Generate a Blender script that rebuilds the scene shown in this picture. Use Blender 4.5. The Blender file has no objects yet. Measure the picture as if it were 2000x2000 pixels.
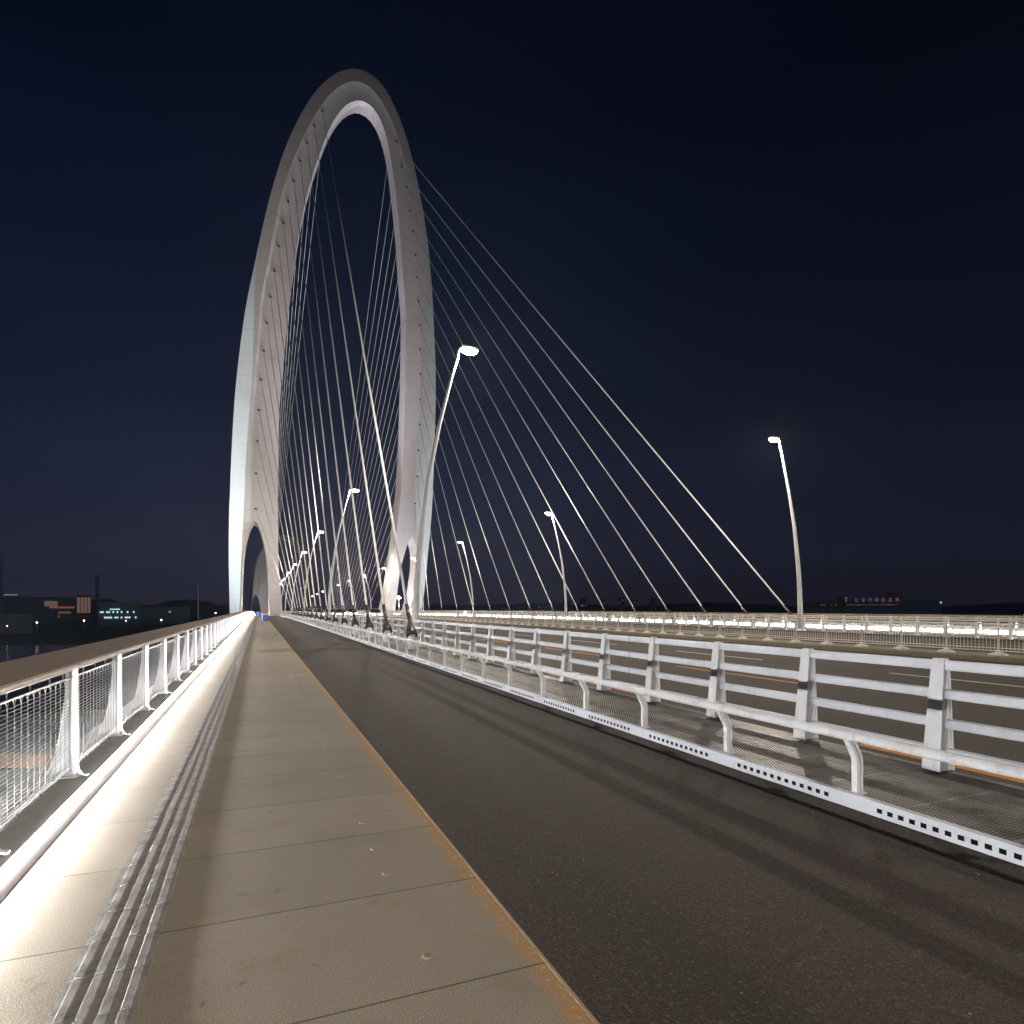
import bpy, math, random
from mathutils import Vector, Matrix
random.seed(7)
R = math.radians
S = bpy.context.scene
COL = S.collection
F = 1200.0                       # focal length in px of the 2000 px photograph
TH = math.atan(495 / F)          # camera yaw to the right of the bridge axis
HZ = 1187.0                      # horizon row
EYE = 1.6
CT, ST = math.cos(TH), math.sin(TH)
MID = 39.0                       # the far half of the deck mirrors X -> MID - X

# ------------------------------------------------------------------ helpers
def zc(y):                       # the deck falls away gently beyond 60 m
    return -((y - 60) ** 2) / 30000.0 if y > 60 else 0.0

def bp(x, y, d):                 # a point at depth d along the view axis
    u = (x - 1000) / F * d
    return Vector((u * CT + d * ST, -u * ST + d * CT, EYE + (HZ - y) / F * d))

ORD = ['', 'first', 'second', 'third', 'fourth', 'fifth', 'sixth', 'seventh', 'eighth', 'ninth', 'tenth', 'eleventh',
       'twelfth', 'thirteenth', 'fourteenth', 'fifteenth', 'sixteenth', 'seventeenth', 'eighteenth', 'nineteenth', 'twentieth']

class MB:
    def __init__(s): s.v = []; s.f = []; s.sm = []
    def add(s, vs, fs, smooth=False):
        o = len(s.v); s.v += [tuple(p) for p in vs]
        for f in fs: s.f.append([o + i for i in f]); s.sm.append(smooth)
    def box(s, x0, x1, y0, y1, z0, z1):
        s.add([(x0,y0,z0),(x1,y0,z0),(x1,y1,z0),(x0,y1,z0),(x0,y0,z1),(x1,y0,z1),(x1,y1,z1),(x0,y1,z1)],
              [(0,3,2,1),(4,5,6,7),(0,1,5,4),(1,2,6,5),(2,3,7,6),(3,0,4,7)])
    def loft(s, rings, closed=True, caps=True, smooth=False):
        n = len(rings[0]); vs = [p for r in rings for p in r]; fs = []
        for k in range(len(rings) - 1):
            for i in range(n if closed else n - 1):
                j = (i + 1) % n
                fs.append((k*n+i, k*n+j, (k+1)*n+j, (k+1)*n+i))
        o = len(s.v); s.add(vs, fs, smooth)
        if caps and closed:
            s.f.append([o + i for i in range(n)][::-1]); s.sm.append(False)
            e = o + (len(rings) - 1) * n
            s.f.append([e + i for i in range(n)]); s.sm.append(False)
    def tube(s, path, rad, n=8, smooth=True, flat=1.0):
        path = [Vector(p) for p in path]
        if not isinstance(rad, (list, tuple)): rad = [rad] * len(path)
        rings = []
        for k, p in enumerate(path):
            t = (path[min(k+1, len(path)-1)] - path[max(k-1, 0)]).normalized()
            a = Vector((0, 1, 0)) if abs(t.y) < .9 else Vector((1, 0, 0))
            u = t.cross(a).normalized(); w = t.cross(u).normalized()
            rings.append([p + rad[k] * (math.cos(2*math.pi*(i+.5)/n) * u * flat + math.sin(2*math.pi*(i+.5)/n) * w) for i in range(n)])
        s.loft(rings, smooth=smooth)
    def lathe(s, prof, n=12, c=(0, 0, 0), smooth=True):
        s.loft([[(c[0]+r*math.cos(2*math.pi*i/n), c[1]+r*math.sin(2*math.pi*i/n), c[2]+z) for i in range(n)] for r, z in prof], smooth=smooth)
    def run(s, prof, ys, smooth=False, closed=True):   # a profile (x, z) run along the bridge
        s.loft([[(x, y, z + zc(y)) for x, z in prof] for y in ys], closed=closed, caps=closed, smooth=smooth)
    def plate(s, path, t0, t1, y0, y1):                # a plate following an (x, z) path
        rings = []
        for k, p in enumerate(path):
            a, b = path[max(k-1, 0)], path[min(k+1, len(path)-1)]
            l = math.hypot(b[0]-a[0], b[1]-a[1]); nx, nz = (b[1]-a[1])/l, -(b[0]-a[0])/l
            rings.append([(p[0]+nx*t0, y0, p[1]+nz*t0), (p[0]+nx*t1, y0, p[1]+nz*t1), (p[0]+nx*t1, y1, p[1]+nz*t1), (p[0]+nx*t0, y1, p[1]+nz*t0)])
        s.loft(rings)
    def prism(s, poly, y0, y1):                        # an (x, z) outline with thickness along y
        s.loft([[(x, y0, z) for x, z in poly], [(x, y1, z) for x, z in poly]])
    def build(s, name, mat, parent=None, loc=(0, 0, 0), rz=0.0, fixn=True, sharp=False):
        m = bpy.data.meshes.new(name); m.from_pydata(s.v, [], s.f)
        m.polygons.foreach_set('use_smooth', s.sm)
        if fixn:
            import bmesh
            b = bmesh.new(); b.from_mesh(m); bmesh.ops.recalc_face_normals(b, faces=b.faces)
            if sharp:
                for e in b.edges: e.smooth = len(e.link_faces) == 2 and e.calc_face_angle() < .2
            b.to_mesh(m); b.free()
        m.materials.append(mat); m.update()
        return link(name, m, parent, loc, rz)

def link(name, data, parent=None, loc=(0, 0, 0), rz=0.0):
    o = bpy.data.objects.new(name, data); COL.objects.link(o)
    o.location = loc; o.rotation_euler = (0, 0, rz)
    if parent: o.parent = parent
    return o

def tag(o, label=None, cat=None, group=None, kind=None):
    if label: o['label'] = label
    if cat: o['category'] = cat
    if group: o['group'] = group
    if kind: o['kind'] = kind
    return o

def empty(name, loc=(0, 0, 0), label=None, cat=None, group=None, rz=0.0):
    return tag(link(name, None, None, loc, rz), label, cat, group)

def copy_tree(o, parent=None):
    c = o.copy(); COL.objects.link(c)
    if parent: c.parent = parent
    for ch in list(o.children): copy_tree(ch, c)
    return c

def structure(name, mb, mat, parent=None):
    o = mb.build(name, mat, parent)
    if parent is None: o['kind'] = 'structure'
    return o

# ------------------------------------------------------------------ materials
def new_mat(name, base=(.8, .8, .8), rough=.5, metal=0.0, spec=.5):
    m = bpy.data.materials.new(name); m.use_nodes = True
    b = m.node_tree.nodes['Principled BSDF']
    b.inputs['Base Color'].default_value = (*base, 1); b.inputs['Roughness'].default_value = rough
    b.inputs['Metallic'].default_value = metal; b.inputs['Specular IOR Level'].default_value = spec
    return m

class NT:
    def __init__(s, m): s.m = m; s.t = m.node_tree; s.b = s.t.nodes['Principled BSDF']
    def n(s, typ, **kw):
        o = s.t.nodes.new(typ)
        for k, v in kw.items():
            if k == 'inp':
                for a, b in v.items():
                    if hasattr(b, 'is_linked') or isinstance(b, bpy.types.NodeSocket): s.t.links.new(b, o.inputs[a])
                    else: o.inputs[a].default_value = b
            else: setattr(o, k, v)
        return o
    def l(s, a, b): s.t.links.new(a, b)
    def pos(s): return s.n('ShaderNodeTexCoord').outputs['Object']
    def noise(s, scale, detail=3, vec=None, rough=.55):
        o = s.n('ShaderNodeTexNoise'); o.inputs['Scale'].default_value = scale; o.inputs['Detail'].default_value = detail
        o.inputs['Roughness'].default_value = rough
        s.l(vec if vec is not None else s.pos(), o.inputs['Vector']); return o.outputs['Fac']
    def math(s, op, a, b=None, c=None, clamp=False):
        o = s.n('ShaderNodeMath', operation=op, use_clamp=clamp)
        for i, v in enumerate((a, b, c)):
            if v is None: continue
            if isinstance(v, (int, float)): o.inputs[i].default_value = v
            else: s.l(v, o.inputs[i])
        return o.outputs[0]
    def ss(s, v, lo, hi):
        o = s.n('ShaderNodeMapRange', interpolation_type='SMOOTHSTEP'); s.l(v, o.inputs['Value'])
        o.inputs['From Min'].default_value = lo; o.inputs['From Max'].default_value = hi; return o.outputs['Result']
    def mix(s, fac, a, b, mode='MIX'):
        o = s.n('ShaderNodeMix', data_type='RGBA', blend_type=mode)
        if isinstance(fac, (int, float)): o.inputs[0].default_value = fac
        else: s.l(fac, o.inputs[0])
        for i, v in ((6, a), (7, b)):
            if isinstance(v, tuple): o.inputs[i].default_value = (*v, 1)
            else: s.l(v, o.inputs[i])
        return o.outputs[2]
    def bump(s, h, strength, dist=.01):
        o = s.n('ShaderNodeBump'); o.inputs['Strength'].default_value = strength; o.inputs['Distance'].default_value = dist
        s.l(h, o.inputs['Height']); s.l(o.outputs[0], s.b.inputs['Normal'])
    def base(s, c): s.l(c, s.b.inputs['Base Color'])

def painted(name, col, dirt, rough=.4, amt=.35, scale=6):
    m = new_mat(name, col, rough); t = NT(m)
    f = t.ss(t.noise(scale, 6, rough=.65), .48, .75)
    st = t.n('ShaderNodeMapping'); t.l(t.pos(), st.inputs['Vector']); st.inputs['Scale'].default_value = (1, 1, .12)
    f2 = t.ss(t.noise(scale*3, 3, vec=st.outputs[0]), .55, .8)
    t.base(t.mix(t.math('MULTIPLY', t.math('MAXIMUM', f, f2), amt), col, dirt))
    t.l(t.math('MULTIPLY_ADD', f, .25, rough), t.b.inputs['Roughness'])
    t.bump(t.noise(90, 2), .04, .002)
    return m

def emis(name, col, strength, sample=True):
    m = bpy.data.materials.new(name); m.use_nodes = True; n = m.node_tree.nodes; n.clear()
    e = n.new('ShaderNodeEmission'); e.inputs[0].default_value = (*col, 1); e.inputs[1].default_value = strength
    o = n.new('ShaderNodeOutputMaterial'); m.node_tree.links.new(e.outputs[0], o.inputs[0])
    if not sample: m.cycles.emission_sampling = 'NONE'
    return m

M = {}
M['white'] = painted('white_paint', (.77, .785, .80), (.40, .37, .32), .4, .45)
M['rail_white'] = painted('rail_white_paint', (.735, .765, .82), (.45, .43, .39), .45, .4, 4)
M['cream'] = painted('warm_tinted_white', (.77, .73, .68), (.35, .32, .28))  # far white beams, warm light put into their colour
m = painted('pylon_paint', (.68, .65, .64), (.5, .47, .45), .55, .4, .25); t = NT(m)
sx = t.n('ShaderNodeSeparateXYZ'); t.l(t.pos(), sx.inputs[0])
fr = t.math('ABSOLUTE', t.math('SUBTRACT', t.math('FRACT', t.math('DIVIDE', t.math('ADD', sx.outputs[2], 200), 4.6)), .5))
seam = t.math('MULTIPLY', t.math('SUBTRACT', 1.0, t.ss(fr, .008, .022)), .28)
old = t.b.inputs['Base Color'].links[0].from_socket
t.base(t.mix(seam, old, (.33, .31, .30))); M['pylon'] = m
M['pole'] = painted('pole_paint', (.62, .62, .62), (.42, .42, .42), .4, .3, 3)
M['hand'] = painted('handrail_coat', (.27, .215, .18), (.19, .155, .13), .5, .6, 3)
M['plate'] = painted('plate_grey', (.36, .37, .36), (.22, .22, .21), .5, .7, 2.5)
M['housing'] = new_mat('housing_grey', (.22, .20, .20), .5)
M['wire'] = new_mat('wire_steel', (.30, .30, .30), .45, .4)
M['dark'] = new_mat('dark_metal', (.10, .09, .085), .4, .6)
M['black'] = new_mat('shade_black', (.008, .008, .009), .9)  # near-black standing in for shade in slots and under the grating
M['cable'] = new_mat('cable_sheath', (.78, .76, .73), .35)
M['steel'] = painted('steel_edge', (.34, .25, .16), (.30, .15, .05), .7, .8, 14)
M['grit'] = painted('bolt_grit', (.30, .265, .215), (.12, .10, .08), .85, .5, 20)
M['fence'] = painted('fence_paint', (.76, .71, .66), (.36, .32, .28), .45, .4, 5)
M['kerbtop'] = painted('median_concrete', (.30, .27, .20), (.17, .15, .12), .85, .7, 3)
M['orange'] = painted('orange_marking', (.62, .25, .03), (.35, .16, .05), .7, .6, 12)
M['mark'] = painted('white_marking', (.62, .60, .56), (.3, .28, .26), .7, .6, 12)
M['lens'] = emis('lamp_lens', (1, .93, .80), 60, False)
M['lenssmall'] = emis('small_lamp_glow', (1, .86, .62), 9, False)
M['glowwhite'] = emis('flood_glow', (.86, .86, 1), 14, False)
M['led'] = emis('led_diffuser', (1, .975, .965), 215)
M['led2'] = emis('far_led_tall_glow', (1, .95, .90), 75)
M['headlight'] = emis('headlight_glow', (1, .95, .88), 150)
M['tail'] = emis('taillight_glow', (1, .05, .03), 6)
M['winlit'] = emis('window_cool_light', (.62, .92, 1), 1.1, False)
M['winwarm'] = emis('wall_warm_light', (1, .34, .18), .22, False)
M['glow_cladding'] = emis('glowing_cladding', (1, .60, .48), .13, False)  # glow stands in for light falling on the cladding
M['winpale'] = emis('window_pale_light', (.75, .9, 1), .6, False)
M['signglow'] = emis('sign_letter_glow', (.75, .68, .85), .16, False)
M['bldg'] = new_mat('building_dark', (.32, .42, .50), .9)
M['bldgwarm'] = new_mat('building_pink_cladding', (.30, .20, .16), .9)
M['bldgred'] = new_mat('building_maroon', (.50, .24, .27), .9)
M['rubber'] = new_mat('rubber', (.02, .02, .02), .8)
M['glass'] = new_mat('car_glass', (.02, .025, .03), .08)
M['blue'] = painted('blue_plastic', (.02, .11, .45), (.02, .07, .28), .4)
M['amber'] = painted('amber_plastic', (.60, .24, .05), (.35, .15, .05), .5)
for k, c in (('silver', (.45, .45, .46)), ('carwhite', (.75, .75, .74)), ('carblack', (.02, .02, .022)), ('carred', (.30, .02, .02))):
    M[k] = new_mat('car_' + k, c, .25, .3)

# walkway slabs: sandy grit, joints every .945 m, rust along the right-hand edge
m = new_mat('walkway_slab', (.3, .27, .23), .85); t = NT(m); p = t.pos()
sx = t.n('ShaderNodeSeparateXYZ'); t.l(p, sx.inputs[0]); X, Y = sx.outputs[0], sx.outputs[1]
g = t.noise(185, 3, rough=.7); g2 = t.noise(60, 3); big = t.noise(1.3, 5, rough=.6)
vo = t.n('ShaderNodeTexVoronoi'); vo.inputs['Scale'].default_value = 190; t.l(p, vo.inputs['Vector'])
col = t.mix(t.ss(g, .38, .62), (.165, .14, .105), (.43, .375, .295))
col = t.mix(t.math('MULTIPLY', t.ss(big, .5, .72), .42), col, (.17, .145, .115))
cell = t.n('ShaderNodeTexWhiteNoise', noise_dimensions='1D')
t.l(t.math('FLOOR', t.math('DIVIDE', t.math('SUBTRACT', Y, 3.45), .945)), cell.inputs['W'])
col = t.mix(t.math('MULTIPLY', cell.outputs['Value'], .4), col, (.20, .175, .145))
spots = t.math('MULTIPLY', t.ss(t.noise(11, 2), .70, .76), .5)
col = t.mix(spots, col, (.09, .065, .045))
smear = t.math('MULTIPLY', t.ss(t.noise(2.6, 6, rough=.75), .55, .66), .3)
col = t.mix(smear, col, (.30, .20, .11))
fr = t.math('ABSOLUTE', t.math('SUBTRACT', t.math('FRACT', t.math('ADD', t.math('DIVIDE', t.math('SUBTRACT', Y, 3.45), .945), 100.5)), .5))
joint = t.math('SUBTRACT', 1.0, t.ss(fr, .003, .0075))
blot = t.ss(t.noise(4.2, 4, rough=.65), .60, .74)
col = t.mix(t.math('MULTIPLY', blot, .5), col, (.16, .115, .075))
edge = t.math('ADD', X, t.math('MULTIPLY', t.math('SUBTRACT', t.noise(9, 5, rough=.75), .5), .26))
rust = t.math('MULTIPLY', t.ss(edge, 1.065, 1.17), t.ss(t.noise(34, 3, rough=.7), .28, .5))
rc = t.mix(t.noise(30, 3), (.52, .25, .04), (.34, .20, .08))
col = t.mix(t.math('MULTIPLY', rust, .85), col, rc)
flake = t.math('MULTIPLY', t.ss(t.noise(48, 3), .60, .66), t.ss(X, 1.08, 1.15))
col = t.mix(flake, col, (.5, .46, .40))
col = t.mix(t.math('MULTIPLY', joint, .85), col, (.05, .04, .03)); t.base(col)
t.bump(t.math('SUBTRACT', t.math('ADD', t.math('MULTIPLY', vo.outputs['Distance'], .5), t.math('MULTIPLY', g2, .5)), t.math('MULTIPLY', joint, 1.6)), .34, .004)
M['walk'] = m

def asphalt(name, a, b, spec, patch):
    m = new_mat(name, a, .85); t = NT(m); p = t.pos()
    g = t.noise(120, 2); g3 = t.noise(38, 3)
    st = t.n('ShaderNodeMapping'); t.l(p, st.inputs['Vector']); st.inputs['Scale'].default_value = (1, .12, 1)
    big = t.noise(.9, 5, vec=st.outputs[0], rough=.6)
    vo = t.n('ShaderNodeTexVoronoi'); vo.inputs['Scale'].default_value = 75; t.l(p, vo.inputs['Vector'])
    c = t.mix(t.ss(g, .38, .62), tuple(x*.8 for x in a), tuple(x*1.15 for x in b))
    c = t.mix(t.math('MULTIPLY', t.ss(big, .46, .68), patch), c, tuple(x*.6 for x in a))
    grain = t.n('ShaderNodeSeparateColor'); t.l(vo.outputs['Color'], grain.inputs[0])
    c = t.mix(t.math('MULTIPLY', t.ss(grain.outputs[0], .90, .97), .5), c, spec)
    bits = t.ss(t.noise(26, 1), .80, .82)
    c = t.mix(bits, c, (.3, .28, .25)); t.base(c)
    t.bump(t.math('ADD', vo.outputs['Distance'], t.math('MULTIPLY', g3, .6)), .5, .006)
    return m
M['asphalt'] = asphalt('cycle_lane_asphalt', (.028, .0212, .0178), (.058, .0445, .038), (.13, .11, .095), .5)
M['road'] = asphalt('road_asphalt', (.062, .050, .041), (.10, .084, .07), (.15, .125, .10), .35)

# tactile strip: worn grey metal
m = new_mat('tactile_metal', (.30, .29, .27), .5, .25); t = NT(m)
f = t.ss(t.noise(9, 6, rough=.7), .42, .7)
t.base(t.mix(f, (.36, .35, .33), (.17, .16, .145))); t.l(t.math('MULTIPLY_ADD', f, .2, .42), t.b.inputs['Roughness'])
t.bump(t.noise(140, 2), .08, .002); M['tactile'] = m

# expanded metal grating: diamond holes that really let one see through
m = new_mat('grating_metal', (.40, .385, .355), .5, .35); t = NT(m); p = t.pos()
sx = t.n('ShaderNodeSeparateXYZ'); t.l(p, sx.inputs[0]); X, Y = sx.outputs[0], sx.outputs[1]
u = t.math('DIVIDE', X, .038); v = t.math('DIVIDE', Y, .066)
a = t.math('ABSOLUTE', t.math('SUBTRACT', t.math('FRACT', t.math('ADD', t.math('ADD', u, v), 500)), .5))
b = t.math('ABSOLUTE', t.math('SUBTRACT', t.math('FRACT', t.math('ADD', t.math('SUBTRACT', u, v), 500)), .5))
hole = t.math('MULTIPLY', t.math('LESS_THAN', a, .315), t.math('LESS_THAN', b, .315))
seam = t.math('ABSOLUTE', t.math('SUBTRACT', t.math('FRACT', t.math('ADD', t.math('DIVIDE', Y, .74), 100.2)), .5))
hole = t.math('MULTIPLY', hole, t.math('GREATER_THAN', seam, .014))
t.base(t.mix(t.ss(t.noise(5, 5), .4, .7), (.44, .435, .405), (.27, .265, .245)))
t.l(t.math('SUBTRACT', 1.0, hole), t.b.inputs['Alpha'])
M['grating'] = m

m = new_mat('river_water', (.012, .02, .028), .12, 0); t = NT(m)
t.bump(t.noise(.7, 4), .35, .3); M['water'] = m
m = new_mat('bank_soil', (.05, .055, .045), .95); t = NT(m)
t.base(t.mix(t.ss(t.noise(.05, 6), .4, .62), (.09, .13, .13), (.15, .14, .11))); M['soil'] = m
m = new_mat('bank_paving', (.34, .29, .23), .9); t = NT(m)
t.base(t.mix(t.noise(.8, 5), (.23, .205, .18), (.33, .295, .255))); M['paving'] = m
M['apron'] = new_mat('bank_apron', (.13, .20, .245), .9)
M['hill'] = new_mat('hill_dark', (.20, .27, .32), 1)

# ------------------------------------------------------------------ world: night sky with a faint city glow
W = bpy.data.worlds.new('World'); S.world = W; W.use_nodes = True
wt = W.node_tree; bg = wt.nodes['Background']
tc = wt.nodes.new('ShaderNodeTexCoord'); se = wt.nodes.new('ShaderNodeSeparateXYZ'); rp = wt.nodes.new('ShaderNodeValToRGB')
wt.links.new(tc.outputs['Generated'], se.inputs[0]); wt.links.new(se.outputs[2], rp.inputs[0]); 
mr = wt.nodes.new('ShaderNodeMapRange'); mr.interpolation_type = 'SMOOTHSTEP'; wt.links.new(se.outputs[0], mr.inputs['Value'])
mr.inputs['From Min'].default_value = .05; mr.inputs['From Max'].default_value = .85; mr.inputs['To Min'].default_value = 1.0; mr.inputs['To Max'].default_value = .52
nz = wt.nodes.new('ShaderNodeTexNoise'); nz.inputs['Scale'].default_value = 2.2; nz.inputs['Detail'].default_value = 4; wt.links.new(tc.outputs['Generated'], nz.inputs['Vector'])
m2 = wt.nodes.new('ShaderNodeMath'); m2.operation = 'MULTIPLY_ADD'; wt.links.new(nz.outputs['Fac'], m2.inputs[0]); m2.inputs[1].default_value = .5; m2.inputs[2].default_value = .75
m3 = wt.nodes.new('ShaderNodeMath'); m3.operation = 'MULTIPLY'; wt.links.new(mr.outputs[0], m3.inputs[0]); wt.links.new(m2.outputs[0], m3.inputs[1])
wt.links.new(m3.outputs[0], bg.inputs[1]); wt.links.new(rp.outputs[0], bg.inputs[0])
cr = rp.color_ramp; cr.interpolation = 'EASE'
stops = [(0, (.0190, .0172, .0335)), (.07, (.0185, .0190, .041)), (.18, (.0112, .0145, .0365)), (.32, (.0050, .0084, .0245)), (.5, (.0019, .0044, .016)), (.64, (.0004, .0017, .009)), (.8, (.0002, .0009, .0048))]
while len(cr.elements) < len(stops): cr.elements.new(.5)
for e, (q, c) in zip(cr.elements, stops): e.position = q; e.color = (*c, 1)

# ------------------------------------------------------------------ camera
cam = bpy.data.cameras.new('Camera'); co = link('Camera', cam, None, (0, 0, EYE))
co.rotation_euler = (R(90), 0, -TH); cam.sensor_width = 36; cam.lens = 36 * F / 2000
cam.shift_y = (HZ - 1000) / 2000; cam.clip_start = .05; cam.clip_end = 6000
S.camera = co

# ------------------------------------------------------------------ the deck (setting)
YS = [-12, -4, 0, 4, 8, 14, 20, 30, 45, 60] + [60 + 16*k for k in range(1, 41)]
def sheet(x0, x1, z, t=.3): return [(x0, z), (x1, z), (x1, z - t), (x0, z - t)]
def deck_sheet(name, x0, x1, z, mat, t=.3):
    b = MB(); b.run(sheet(x0, x1, z, t), YS); return structure(name, b, mat)
walkway = deck_sheet('walkway', -1.285, 1.194, 0, M['walk'])
b = MB(); b.run(sheet(1.194, 1.21, .004, .06), YS); b.build('steel_edge', M['steel'], walkway)
deck_sheet('cycle_lane', 1.211, 4.43, -.022, M['asphalt'])
deck_sheet('road', 5.98, 20.25, -.004, M['road'])
deck_sheet('road', 21.75, 33.02, -.004, M['road'])
deck_sheet('cycle_lane', MID-4.43, MID-1.211, -.022, M['asphalt'])
deck_sheet('walkway', MID-1.21, MID+1.285, 0, M['walk'])
b = MB()
for sgn in (0, 1):
    fx = (lambda x: MID - x) if sgn else (lambda x: x)
    b.run(sheet(fx(4.5), fx(5.97), -.30, .05), YS)
structure('dark_underplate', b, M['black'])  # black sheet stands in for the shade below the grating
b = MB(); b.run([(-2.0, -.36), (41, -.36), (39, -3.4), (0, -3.4)], YS); structure('bridge_girder', b, M['plate'])
b = MB(); b.run([(20.25, -.05), (20.25, .13), (20.28, .15), (21.7, .15), (21.73, .13), (21.73, -.05)], YS); structure('median_kerb', b, M['kerbtop'])
def grating(x0, x1):
    b = MB(); b.add([(x, y, .078 + zc(y)) for y in YS for x in (x0, x1)], [(2*k, 2*k+1, 2*k+3, 2*k+2) for k in range(len(YS)-1)])
    o = structure('grating_floor', b, M['grating'])
    f = MB()
    for x in (x0 + .03, (x0+x1)/2, x1 - .03): f.run(sheet(x-.012, x+.012, .070, .06), YS[:12])
    f.build('support_bar', M['dark'], o)
grating(4.47, 5.98); grating(MID-5.98, MID-4.47)
# lane markings
b = MB()
def dash(b, x, y0, L, w=.15):
    b.add([(x-w/2, y0, .001+zc(y0)), (x+w/2, y0, .001+zc(y0)), (x+w/2, y0+L, .001+zc(y0+L)), (x-w/2, y0+L, .001+zc(y0+L))], [(0,1,2,3)])
for k in range(-2, 22):
    dash(b, 6.53, .9 + 8.3*k, 4.2, .17); dash(b, 10.57, 9.6 + 8.3*k, 4.2)
structure('orange_lane_marking', b, M['orange'])
b = MB()
for k in range(-2, 22):
    dash(b, 14.3, 6.2 + 8.3*k, 4.2); dash(b, 17.8, 6.2 + 8.3*k, 4.2); dash(b, 25.3, 6.2+8.3*k, 4.2); dash(b, 29, 6.2+8.3*k, 4.2)
structure('white_lane_marking', b, M['mark'])

# slotted steel kerb along the cycle lane: real slots
def kerb(mirror):
    fx = (lambda x: MID - x) if mirror else (lambda x: x)
    b = MB(); zz = [-.03, .012, .047, .092]
    y = -3.0
    x0 = fx(4.43); x1 = fx(4.475)
    ys = []
    near_end = 3.57 + 1.5*30
    k = -4
    while 3.57 + 1.5*k < near_end:
        o = 3.57 + 1.5*k
        ys.append((o, o+.19, False))
        for i in range(14):
            a = o + .19 + i*.085
            if i < 13: ys.append((a, a+.044, True)); ys.append((a+.044, a+.085, False))
            else: ys.append((a, o+1.5, False))
        k += 1
    for y0, y1, h in ys:
        for j in range(3):
            if h and j == 1: continue
            b.add([(x0, y0, zz[j]), (x0, y1, zz[j]), (x0, y1, zz[j+1]), (x0, y0, zz[j+1])], [(0,1,2,3)])
        b.add([(x0, y0, .092), (x0, y1, .092), (x1, y1, .098), (x1, y0, .098)], [(0,1,2,3)])
        b.add([(x1, y0, .098), (x1, y1, .098), (x1, y1, -.03), (x1, y0, -.03)], [(0,1,2,3)])
    b.run([(x0, -.03), (x0, .092), (x1, .098), (x1, -.03)], [near_end] + [yy for yy in YS if yy > near_end])
    o = structure('slotted_kerb', b, M['rail_white'])
    c = MB(); xa = fx(4.462); xb = fx(4.47)
    c.run([(xa, -.03), (xa, .085), (xb, .085), (xb, -.03)], [-3, 20, near_end]); c.build('slot_shade_strip', M['black'], o)  # black strip stands in for the shade inside the slots
kerb(False); kerb(True)

# kerb plate that carries the left railing and the light strip
def kerb_plate(mirror):
    fx = (lambda x: MID - x) if mirror else (lambda x: x)
    b = MB(); b.run([(fx(x), z) for x, z in [(-1.374, -.05), (-1.374, .098), (-1.60, .1), (-1.605, .105), (-1.63, .105), (-1.63, -.05)]], YS)
    structure('kerb_plate', b, M['plate'])
kerb_plate(False); kerb_plate(True)

# bolts along the walkway
for k in range(-2, 30):
    for off in (.27, .70):
        if random.random() < .07: continue
        bm_ = None
        if 'bolt_data' not in globals():
            bb = MB(); bb.lathe([(.032, -.002), (.030, .002), (.024, .005), (.017, .0055), (.012, .002), (.001, .0015)], 12)
            bolt0 = bb.build('bolt', M['grit'], walkway); bolt_data = bolt0.data; o = bolt0
        else: o = link('bolt', bolt_data, walkway)
        o.location = (.72 + random.uniform(-.008, .008), 3.45 + .945*k + off*.945, 0)

# ------------------------------------------------------------------ tactile strip
ts = empty('tactile_strip', (-.60, 0, 0), 'grey metal guide strip with raised bars running along the walkway', 'tactile strip')
b = MB(); L = .315; Wd = .152
b.loft([[(-Wd, .003, 0), (Wd, .003, 0), (Wd, L-.003, 0), (-Wd, L-.003, 0)], [(-Wd, .003, .010), (Wd, .003, .010), (Wd, L-.003, .010), (-Wd, L-.003, .010)]])
for i in range(4):
    cx = -.112 + i*.0747
    def bar8(w, l, z, c=.006):
        y0, y1 = L/2 - l, L/2 + l
        return [(cx-w+c, y0, z), (cx+w-c, y0, z), (cx+w, y0+c, z), (cx+w, y1-c, z), (cx+w-c, y1, z), (cx-w+c, y1, z), (cx-w, y1-c, z), (cx-w, y0+c, z)]
    b.loft([bar8(.0185, .1515, .0095, .004), bar8(.0165, .150, .0158, .004), bar8(.0152, .149, .0168, .004)])
tile = b.build('tactile_tile', M['tactile'], ts)
for k in range(-8, 92):
    o = tile if k == -8 else link('tactile_tile', tile.data, ts)
    o.location = (random.uniform(-.0012, .0012), 3.45 + L*k, zc(3.45+L*k) + random.uniform(0, .0015))
b = MB(); y1 = 3.45 + L*92
for i in range(4):
    cx = -.112 + i*.0747; b.run([(cx-.019, 0), (cx-.014, .019), (cx+.014, .019), (cx+.019, 0)], [y1] + [y for y in YS if y > y1])
b.run(sheet(-Wd, Wd, .012, .02), [y1] + [y for y in YS if y > y1])
tag(b.build('far_tiles', M['tactile'], ts), kind='stuff')

# ------------------------------------------------------------------ walkway railings with LED strips
BAY = 1.9
pb = MB()
pb.prism([(0, .10), (0, 1.06), (-.075, 1.06), (-.085, .8), (-.13, .45), (-.175, .24), (-.235, .10)], -.016, .016)
pb.plate([(.004, 1.06), (.004, .30), (.006, .2), (.018, .145), (.045, .115), (.09, .107)], -.007, .007, -.024, .024)
pb.prism([(.02, .1), (.02, .112), (-.25, .112), (-.25, .1)], -.06, .06)
wb = MB()
def rod(b, p, q, r, n=4): b.tube([p, q], r, n, smooth=False)
wb_x = -.028
rod(wb, (wb_x, .02, .985), (wb_x, BAY-.02, .985), .008, 6)
rod(wb, (wb_x, .02, 1.045), (wb_x, BAY-.02, 1.045), .006, 6)
for q in (.35, .8, 1.25, 1.6): rod(wb, (wb_x, q, .985), (wb_x, q, 1.06), .006)
for q in (.06, BAY-.06): rod(wb, (wb_x, q, .16), (wb_x, q, 1.05), .007, 6)
nv, nh = 14, 26
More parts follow.
